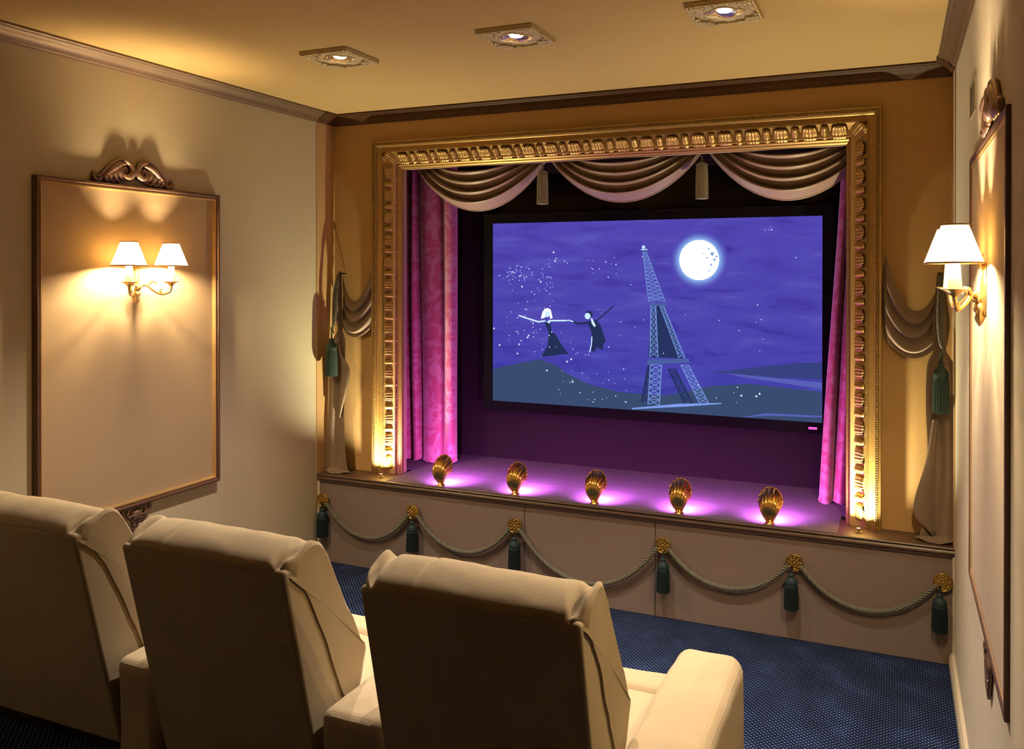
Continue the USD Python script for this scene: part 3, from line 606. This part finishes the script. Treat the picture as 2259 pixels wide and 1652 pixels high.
def tassel(name, label, catg, loc, top, bot, r, ms, mh, grp=None, bands=False):
    """hangs from top to bottom (heights) at loc; cord, turned head, fluted skirt"""
    x, y, _ = loc; Lh = top-bot
    t = X(name, label, catg, (x, y, bot), grp); zs = top-.36*Lh if not bands else top-.16*Lh
    part(t, 'cord', tube(np.array([(x, y, top+.030), (x+.002, y, top+.012), (x, y, top-.004)]), .0045, 6), mh, True)
    if bands: hp = [(.30*r, top), (.75*r, top-.04*Lh), (.80*r, top-.07*Lh), (.96*r, top-.075*Lh), (.96*r, top-.105*Lh), (.72*r, top-.11*Lh), (.72*r, top-.125*Lh), (.90*r, top-.13*Lh), (.88*r, zs-.01*Lh), (0, zs-.012*Lh)]
    else: hp = [(.16*r, top), (.36*r, top-.02*Lh), (.44*r, top-.06*Lh), (.34*r, top-.10*Lh), (.62*r, top-.14*Lh), (.86*r, top-.20*Lh), (.95*r, top-.27*Lh), (.84*r, top-.31*Lh), (.92*r, top-.34*Lh), (.90*r, zs-.01*Lh), (0, zs-.012*Lh)]
    part(t, 'head', lathe(hp, (x, y, 0), 28), mh, 45)
    q = np.linspace(0, 1, 7); sk = [(0, zs+.004)]+[(r*(.90+.10*k**.5), zs+(bot-zs)*k) for k in q]+[(.8*r, bot-.001), (0, bot+.004)]
    part(t, 'fringe_skirt', lathe(sk, (x, y, 0), 96, (24, .045, 1)), ms, 40)
    return t
t0 = tassel('tassel', 'dark teal tassel under the rosette '+nxt[0], 'tassel', (RX[0]+.008, -.036, 0), .306, .150, .0300, M_TEAL, M_TEALH, 'dark tassels under the gold rosettes')
for x, n, dz in zip(RX[1:], nxt[1:], (-.004, -.014, -.014, -.003, -.003)):
    copy(t0, ((x+.006 if x < 2 else x-.012), -.036, .150+dz), 'dark teal tassel under the rosette '+n)
low = (.174, .175, .112, .189, .182)
for k in range(5):
    a, b = RX[k]+.024, RX[k+1]-.024; s = np.linspace(-1, 1, 60); q = .82*s**2+.18*s**4
    p = np.stack([a+(b-a)*(s+1)/2, np.full(60, -.021), low[k]+(.333-low[k])*q], 1)
    single('swag_rope', rope(p, .0105, .046), M_ROPE, ('first grey green rope swag from the left, beside the left wall', 'second grey green rope swag from the left', 'longest and lowest grey green rope swag, in the middle of the stage front', 'second grey green rope swag from the right', 'last grey green rope swag, ending at the right wall')[k], 'rope', True, 'rope swags along the stage front')

# ================================================================ stage curtains, swags, khaki tassels
def curtain(pts, ztop, zbot, label, mirror_lean=0.0):
    n = 150; pl = spline([(x, y, 0) for x, y in pts], n); nz = 40; P = np.zeros((n, nz, 3))
    s = np.linspace(0, 1, n)
    ym = np.mean([p[1] for p in pts])
    for j in range(nz):
        v = j/(nz-1); z = ztop+(zbot-ztop)*v
        amp = 1.25-.35*v; hem = .006*np.sin(2*PI*2.2*s+1.0)*v**6
        P[:, j, 0] = pl[:, 0]+mirror_lean*v+.004*np.sin(5*v+6*s); P[:, j, 1] = ym+(pl[:, 1]-ym)*amp+.005*np.sin(4*v+9*s); P[:, j, 2] = z+hem
    c = X('stage_curtain', label, 'curtain', (pts[len(pts)//2][0], ym, zbot))
    part(c, 'panel', grid(P), M_DAMASK, True)
    part(c, 'hem', tube(P[:, -1], .004, 6), M_DAMASK, True); return c
curtain([(.228, .480), (.240, .440), (.258, .425), (.276, .440), (.286, .480), (.297, .500), (.308, .465), (.326, .428), (.350, .425), (.361, .465), (.372, .490), (.384, .440), (.430, .415), (.480, .420), (.512, .440), (.524, .485), (.534, .440), (.566, .415), (.592, .425), (.600, .455), (.590, .500)], 2.30, .503, 'raspberry damask stage curtain at the left of the screen', .012)
curtain([(2.752, .500), (2.742, .455), (2.752, .425), (2.775, .418), (2.790, .440), (2.797, .480), (2.806, .440), (2.830, .420), (2.850, .440), (2.862, .480), (2.872, .440), (2.885, .430), (2.895, .470)], 2.30, .503, 'raspberry damask stage curtain at the right of the screen', -.105)

def swag(x0, x1, zt, zl, label, seed):
    nu, nv = 71, 121; P = np.zeros((nu, nv, 3)); w = x1-x0; F = 4.0
    for j in range(nv):
        v = j/(nv-1); ea = (1-v)**1.1*.20*w; xa, xb = x0+ea, x1-ea
        ph = v*F % 1.0 if v < 1 else 1.0
        f = math.sin(PI*ph**1.7)                                 # each pleat swells towards its lower edge
        sag = (zt-zl)*(.20+.80*v**1.02)-(.020*f)
        amp = .055+.030*v
        for i in range(nu):
            u = i/(nu-1); s = 4*u*(1-u); e = s**.62
            P[i, j] = (xa+(xb-xa)*u, .300-.075*(1-v)*e-amp*f*e, zt-.010*v-sag*(s**.92))
    t = X('swag', label, 'curtain', ((x0+x1)/2, .28, zt), 'satin swags across the top of the stage')
    part(t, 'pleated_drape', grid(P), M_SWAG, True)
    part(t, 'rolled_hem', tube(P[:, -1], .005, 8), M_SWAG, True); return t
swag(.450, 1.245, 2.215, 1.962, 'left taupe satin swag hanging over the pink curtain', 1)
swag(1.285, 2.085, 2.215, 1.985, 'middle taupe satin swag between the two khaki tassels', 2)
swag(2.130, 2.890, 2.215, 1.968, 'right taupe satin swag catching golden light', 3)
for x, lb in ((1.258, 'khaki tassel hanging between the left and middle swags'), (2.105, 'khaki tassel hanging between the middle and right swags')):
    tassel('swag_tassel', lb, 'tassel', (x, .235, 0), 2.150, 1.970, .0300, M_KHAKI, M_KHAKI, None, True)

# ================================================================ side drapes with rope and tassel
def side_drape(mir, label, foldz):
    g = (lambda x: W-x+.012) if mir else (lambda x: x+.018)
    t = X('side_drape', label, 'curtain', (g(.10), .07, HS))
    nu, nv = 51, 71; P = np.zeros((nu, nv, 3))
    for j in range(nv):
        v = j/(nv-1); f = math.sin(PI*((v*3.3) % 1.0)**1.5) if v < 1 else 0
        for i in range(nu):
            u = i/(nu-1); s = 4*u*(1-u); e = s**.7
            zl = 1.615-.285*v; zr = 1.70-.37*v-.0*u
            dip = .205-.125*v; k = u**(1.0+.25*v)
            P[i, j] = (g(.056+.012*math.sin(PI*v)+(.222)*u), .112-.008*v-(.032+.008*v)*f*(e if u > .5 else .2+.8*e)-.022*e, zl+(zr-zl)*k-dip*s**.85-.010*f*e)
    part(t, 'swag', grid(P), M_DRAPE, True)
    rows = [(1.615, .050, .075, .01), (1.50, .038, .085, .02), (1.40, .026, .092, .026), (1.325, .034, .094, .022), (1.285, .040, .090, .018), (1.23, .012, .112, .022), (1.14, -.004, .118, .026), (1.02, -.006, .118, .026), (.88, -.006, .112, .024), (.72, -.008, .116, .022), (.58, -.010, .128, .022), (.512, -.011, .142, .024), (.497, -.011, .150, .022)]
    R = spline(np.array(rows), 80); n = 41; Q = np.zeros((80, n, 3)); s = np.linspace(0, 1, n)
    tri = .5-.5*np.cos(2*PI*1.5*s); 
    for i, (z, xa, xb, am) in enumerate(R):
        d = max(0.0, min(1.0, (1.3-z)/.6)); Q[i, :, 0] = g(xa+(xb-xa)*s); Q[i, :, 1] = .085-.030*d-am*tri+.012*d*s; Q[i, :, 2] = z+.004*np.sin(7*s+z*9)*d
        Q[i, :, 1] -= .006*(meshkit.noise(np.stack([s*4, np.full(n, z*8), np.full(n, 2.0+mir)], 1), 5)-.5)
    part(t, 'tail', grid(Q), M_DRAPE, True)
    for (z0, z1, z2, wd) in foldz:                                # folded-over cascade: a turned corner of the cloth
        A = np.array([[(.080, .045, z0), (.092, .040, (z0+z1)/2+.02), (.094, .045, z1-.02), (.090, .050, z2)], [(.094, .030, z0), (.120, .022, (z0+z1)/2+.02), (wd, .022, z1), (.094, .040, z2)]])
        a, b = spline(A[0], 30), spline(A[1], 30); q = np.linspace(0, 1, 9)[None, :, None]; S = a[:, None]*(1-q)+b[:, None]*q; S[:, :, 1] -= .010*np.sin(PI*q[..., 0]); S[:, :, 0] = g(S[:, :, 0])
        part(t, 'cascade_fold', grid(S), M_DRAPE, True)
        S2 = S.copy(); S2[:, :, 1] += .014; S2[:, :, 0] += (1 if not mir else -1)*-.012; part(t, 'cascade_fold', grid(S2), M_DRAPE, True)
    A = spline([(.006, .030, .500), (.03, -.002, .498), (.075, -.010, .497), (.120, .004, .496), (.165, .030, .496)], 30); B = spline([(.010, .060, .512), (.04, .050, .520), (.08, .050, .516), (.115, .050, .508), (.135, .060, .500)], 30)
    q = np.linspace(0, 1, 7)[None, :, None]; S = A[:, None]*(1-q)+B[:, None]*q; S[:, :, 2] += .006*np.sin(9*S[:, :, 0]*6); S[:, :, 2] = np.maximum(S[:, :, 2], .4955); S[:, :, 0] = g(S[:, :, 0])
    part(t, 'puddled_hem', grid(S), M_DRAPE, True)
    part(t, 'hook', cat(tube(np.array([(g(.062), .128, 1.602), (g(.062), .095, 1.602), (g(.062), .088, 1.608)]), .005, 6)), M_DARKM, True)
    return t
side_drape(0, 'taupe drape tied back against the wall left of the gilt frame', [(1.21, 1.05, .80, .172)])
side_drape(1, 'taupe drape tied back against the wall right of the gilt frame', [(1.00, .615, .515, .166)])
for mir, side in ((0, 'left'), (1, 'right')):
    g = (lambda x: W-x+.012) if mir else (lambda x: x+.022)
    p1 = spline([(g(.062), .060, 1.600), (g(.058), .030, 1.50), (g(.060), .020, 1.40), (g(.062), .016, 1.315)], 40)
    p2 = spline([(g(.066), .060, 1.598), (g(.070), .034, 1.50), (g(.072), .024, 1.40), (g(.064), .012, 1.318), (g(.052), .018, 1.300), (g(.056), .012, 1.285), (g(.064), .010, 1.270)], 50)
    single('tieback_rope', cat(rope(p1, .008, .034), rope(p2, .008, .034)), M_ROPE, 'twisted green tieback rope on the %s drape' % side, 'rope', True)
    tassel('tieback_tassel', 'large dark green tassel hanging on the %s drape' % side, 'tassel', (g(.064), -.004, 0), 1.245, 1.035, .0320, M_TEALG, M_TEALG)

# ================================================================ projection screen
SX0, SX1, SZ0, SZ1, SY = .768, 2.636, .850, 1.899, .62
sc = X('projection_screen', 'wide black bordered screen showing a violet night sky', 'screen', ((SX0+SX1)/2, SY, SZ0))
for g in (bx(SX0-.06, SX0, SY-.012, .698, SZ0-.055, SZ1+.055), bx(SX1, SX1+.06, SY-.012, .698, SZ0-.055, SZ1+.055), bx(SX0, SX1, SY-.012, .698, SZ0-.055, SZ0), bx(SX0, SX1, SY-.012, .698, SZ1, SZ1+.055)):
    part(sc, 'border', g, M_BEZEL)
part(sc, 'maker_label', bx(2.57, 2.612, SY-.0135, SY-.012, SZ0-.034, SZ0-.022), M_PINK, label='small pink label')
def night_sky():
    n = {'g': ('geometry', {}), 's': ('separate_xyz', {}), 'mp': ('mapping', {'mapping_type': 'point', 'scale': (2.1, 1.0, 9.0), 'rotation': (0, .05, 0)}), 'nt': ('noise_texture', {'scale': 1.6, 'detail': 5.0, 'roughness': .55, 'distortion': .5}),
         'mr': ('map_range', {'from_min': SZ0, 'from_max': SZ1}), 'h': ('rgb_ramp', {'ramp': [(0, (.055, .060, .36)), (.2, (.065, .055, .42)), (.5, (.078, .060, .43)), (1, (.085, .062, .44))]}),
         'r': ('rgb_ramp', {'ramp': [(.26, (.60, .52, .74)), (.44, (.93, .92, .96)), (.58, (1.05, 1.08, 1.02)), (.80, (1.5, 1.8, 1.18))]}), 'm': ('mix', {'mix_type': 'multiply', 'fac': 1.0}), 'e': ('emission', {'strength': SCREEN})}
    l = [('g.position', 's.vector'), ('g.position', 'mp.vector'), ('mp.vector', 'nt.vector'), ('s.z', 'mr.value'), ('mr.result', 'h.fac'), ('nt.fac', 'r.fac'), ('h.color', 'm.color1'), ('r.color', 'm.color2'), ('m.color', 'e.color')]
    return usdkit.material(stage, LK+'screen_night_sky', n, l, surface='e.emission')
part(sc, 'night_sky', bx(SX0, SX1, SY, .69, SZ0, SZ1), night_sky())
def P2(u, v, k): return (SX0+u*(SX1-SX0), SY-.0004*k, SZ0+v*(SZ1-SZ0))
def poly(pts, k):
    p = Polygon(pts).buffer(0); out = []
    for q in getattr(p, 'geoms', [p]):
        m = trimesh.creation.extrude_polygon(q, .0003, engine='earcut'); m.vertices = np.array([np.array(P2(a, b, k))+np.array([0, -c, 0]) for a, b, c in m.vertices]); out.append(m)
    return cat(out)
def seg(a, b, w, k):
    a, b = np.array(a, float), np.array(b, float); A = np.array([1.78, 1.0]); d = (b-a)*A; n = np.array([-d[1], d[0]])/(np.linalg.norm(d)+1e-9)*w/2/A
    return np.array([P2(*q, k) for q in (a-n, b-n, b+n, a+n)])
def segs(L, k):
    V = np.vstack([seg(a, b, w, k) for a, b, w in L]); f = np.arange(len(V)).reshape(-1, 4); return tm(V, f)
def disc(u, v, r, k, n=32): return poly([(u+r/1.78*math.cos(a), v+r*math.sin(a)) for a in np.arange(n)*2*PI/n], k)
def em(n, c): return emit('screen_'+n, c, SCREEN)
E_HILL, E_HILL2, E_RIV = em('hill', (.042, .072, .16)), em('far_hill', (.040, .055, .21)), em('river', (.10, .12, .46))
E_MOON, E_CRAT = em('moon', (1.6, 1.7, 1.6)), em('crater', (.28, .42, .75))
E_LAT, E_LATD, E_STAR, E_PALE, E_GOWN = em('lattice', (.16, .26, .62)), em('lattice_dark', (.020, .034, .12)), em('star', (.75, .80, 1.1)), em('pale_skin', (.62, .85, 1.05)), em('dark_gown', (.018, .030, .095))
part(sc, 'hill', cat(poly([(0, .0), (0, .178), (.082, .215), (.165, .245), (.22, .215), (.251, .177), (.324, .123), (.426, .09), (.56, .085), (.66, .13), (.70, .150), (.803, .170), (.997, .150), (1.0, .0)], 1)), E_HILL)
part(sc, 'far_hill', poly([(.70, .216), (.803, .250), (.934, .283), (1.0, .292), (1.0, .21), (.891, .209), (.803, .213)], 1), E_HILL2)
part(sc, 'river', cat(poly([(.736, .219), (1.0, .195), (1.0, .164), (.891, .183), (.781, .205)], 2), poly([(.781, .0), (.86, .018), (1.0, .026), (1.0, .034), (.85, .030)], 2)), E_RIV)
part(sc, 'moon_glow', disc(.662, .789, 0.150, 0.6, 48), em('moon_glow_0', (0.085, 0.065, 0.450))); part(sc, 'moon_glow', disc(.662, .789, 0.142, 0.9, 48), em('moon_glow_1', (0.091, 0.078, 0.465))); part(sc, 'moon_glow', disc(.662, .789, 0.135, 1.3, 48), em('moon_glow_2', (0.109, 0.117, 0.510))); part(sc, 'moon_glow', disc(.662, .789, 0.128, 1.6, 48), em('moon_glow_3', (0.139, 0.182, 0.585))); part(sc, 'moon_glow', disc(.662, .789, 0.120, 2.0, 48), em('moon_glow_4', (0.181, 0.273, 0.690))); part(sc, 'moon_glow', disc(.662, .789, 0.112, 2.4, 48), em('moon_glow_5', (0.235, 0.390, 0.825))); part(sc, 'moon', disc(.662, .789, .103, 3), E_MOON)
rs = np.random.RandomState(11); cr = []
for u, v, r in ((.700, .82, .010), (.706, .79, .007), (.697, .765, .006), (.690, .845, .005), (.685, .80, .005), (.712, .806, .006), (.676, .822, .004), (.69, .735, .004)): cr.append(disc(u, v, r, 4, 10))
part(sc, 'crater', cat(cr), E_CRAT, kind='stuff')
# leaning lattice tower in three tapering stages
L, LD = [], []; E_DECK = em('deck', (.07, .12, .36))
def lat(a0, a1, b0, b1, n, w):
    a0, a1, b0, b1 = (np.array(q, float) for q in (a0, a1, b0, b1)); out = [(a0, a1, w*1.5), (b0, b1, w*1.5)]
    for k in range(n):
        t0_, t1_ = k/n, (k+1)/n; A0, A1, B0, B1 = a0+(a1-a0)*t0_, a0+(a1-a0)*t1_, b0+(b1-b0)*t0_, b0+(b1-b0)*t1_
        out += [(A0, B1, w), (B0, A1, w), (A1, B1, w*.8)]
    return out
L += lat((.511, .035), (.519, .245), (.545, .030), (.552, .245), 7, .0045)+lat((.664, .060), (.609, .250), (.692, .056), (.632, .250), 7, .004)
LD += lat((.492, .045), (.512, .235), (.511, .04), (.522, .235), 5, .007)+lat((.620, .055), (.572, .225), (.644, .055), (.592, .225), 5, .006)
L += lat((.517, .285), (.520, .555), (.541, .285), (.534, .555), 9, .004)+lat((.622, .285), (.557, .555), (.604, .285), (.546, .555), 10, .0034)
L += lat((.513, .575), (.495, .83), (.562, .575), (.506, .83), 13, .0034)
part(sc, 'tower', segs(L, 5), E_LAT); part(sc, 'tower_shadow', cat(segs(LD, 3), poly([(.512, .283), (.615, .283), (.558, .55), (.519, .55)], 2)), E_LATD)
part(sc, 'tower_deck', poly([(.508, .245), (.634, .264), (.634, .284), (.510, .270)], 6), E_DECK)
part(sc, 'tower_deck', poly([(.514, .553), (.567, .553), (.567, .566), (.516, .566)], 6), E_DECK); part(sc, 'tower_deck', poly([(.490, .832), (.509, .832), (.506, .85), (.493, .85)], 6), E_DECK)
part(sc, 'tower_lamp', cat(disc(.497, .858, .009, 7, 14), poly([(.489, .843), (.509, .843), (.509, .848), (.489, .848)], 7)), E_PALE)
part(sc, 'bright_path', poly([(.462, .004), (.62, .036), (.727, .062), (.727, .067), (.60, .048), (.462, .011)], 6), em('path', (.22, .34, .85)))
# two dancing figures hand in hand
def limb(pts, w, k): return cat([segs([(a, b, w) for a, b in zip(pts[:-1], pts[1:])], k)]+[disc(*p, w/2, k, 10) for p in pts])
part(sc, 'dancer_gown', poly([(.180, .450), (.200, .452), (.2035, .40), (.217, .385), (.235, .335), (.2597, .281), (.240, .279), (.213, .270), (.190, .265), (.1684, .2577), (.190, .32), (.195, .392)], 8), E_GOWN)
part(sc, 'dancer_skin', cat(limb([(.181, .458), (.160, .452), (.140, .461), (.112, .474), (.094, .484)], .0085, 9), limb([(.196, .460), (.226, .461), (.252, .463)], .0085, 9), disc(.189, .500, .021, 9, 18), poly([(.185, .456), (.201, .458), (.196, .443)], 9)), E_PALE)
part(sc, 'dancer_hair', poly([(.168, .470), (.173, .505), (.181, .525), (.1915, .529), (.201, .520), (.204, .498), (.207, .475), (.199, .470), (.197, .512), (.184, .512), (.179, .474)], 10), E_MOON)
part(sc, 'partner_coat', cat(poly([(.318, .460), (.350, .470), (.364, .440), (.372, .40), (.381, .353), (.373, .347), (.370, .312), (.360, .315), (.353, .327), (.345, .300), (.334, .300), (.337, .372), (.334, .405), (.325, .440)], 8), limb([(.318, .452), (.293, .447), (.276, .456)], .011, 8), limb([(.352, .468), (.378, .505), (.402, .543)], .007, 8), disc(.327, .500, .019, 8, 16)), E_GOWN)
part(sc, 'partner_skin', cat(disc(.322, .490, .017, 9, 16), limb([(.275, .458), (.262, .465), (.256, .463)], .006, 9), poly([(.332, .480), (.337, .478), (.349, .438), (.343, .432), (.335, .452)], 9), limb([(.336, .378), (.334, .335), (.329, .298)], .006, 9)), E_PALE)
st = []
for u, v, s, n in ((.075, .72, .045, 26), (.10, .70, .05, 20), (.18, .69, .06, 18), (.165, .64, .05, 10), (.15, .50, .10, 12), (.10, .38, .10, 10), (.14, .33, .10, 10), (.25, .30, .10, 12), (.37, .14, .12, 18), (.30, .08, .14, 14), (.23, .82, .04, 7), (.39, .77, .05, 9), (.34, .74, .05, 5), (.78, .10, .10, 7), (.83, .50, .10, 6), (.86, .94, .02, 4), (.50, .45, .25, 14), (.92, .75, .08, 2), (.10, .45, .14, 16)):
    for _ in range(n):
        a, b = u+rs.randn()*s*.45, v+rs.randn()*s*.6; r = rs.choice([.0022, .003, .0036, .0055], p=[.45, .3, .17, .08])
        if .005 < a < .995 and .01 < b < .99: st.append(disc(a, b, r, 11, 6))
part(sc, 'sparkles', cat(st), E_STAR, kind='stuff')
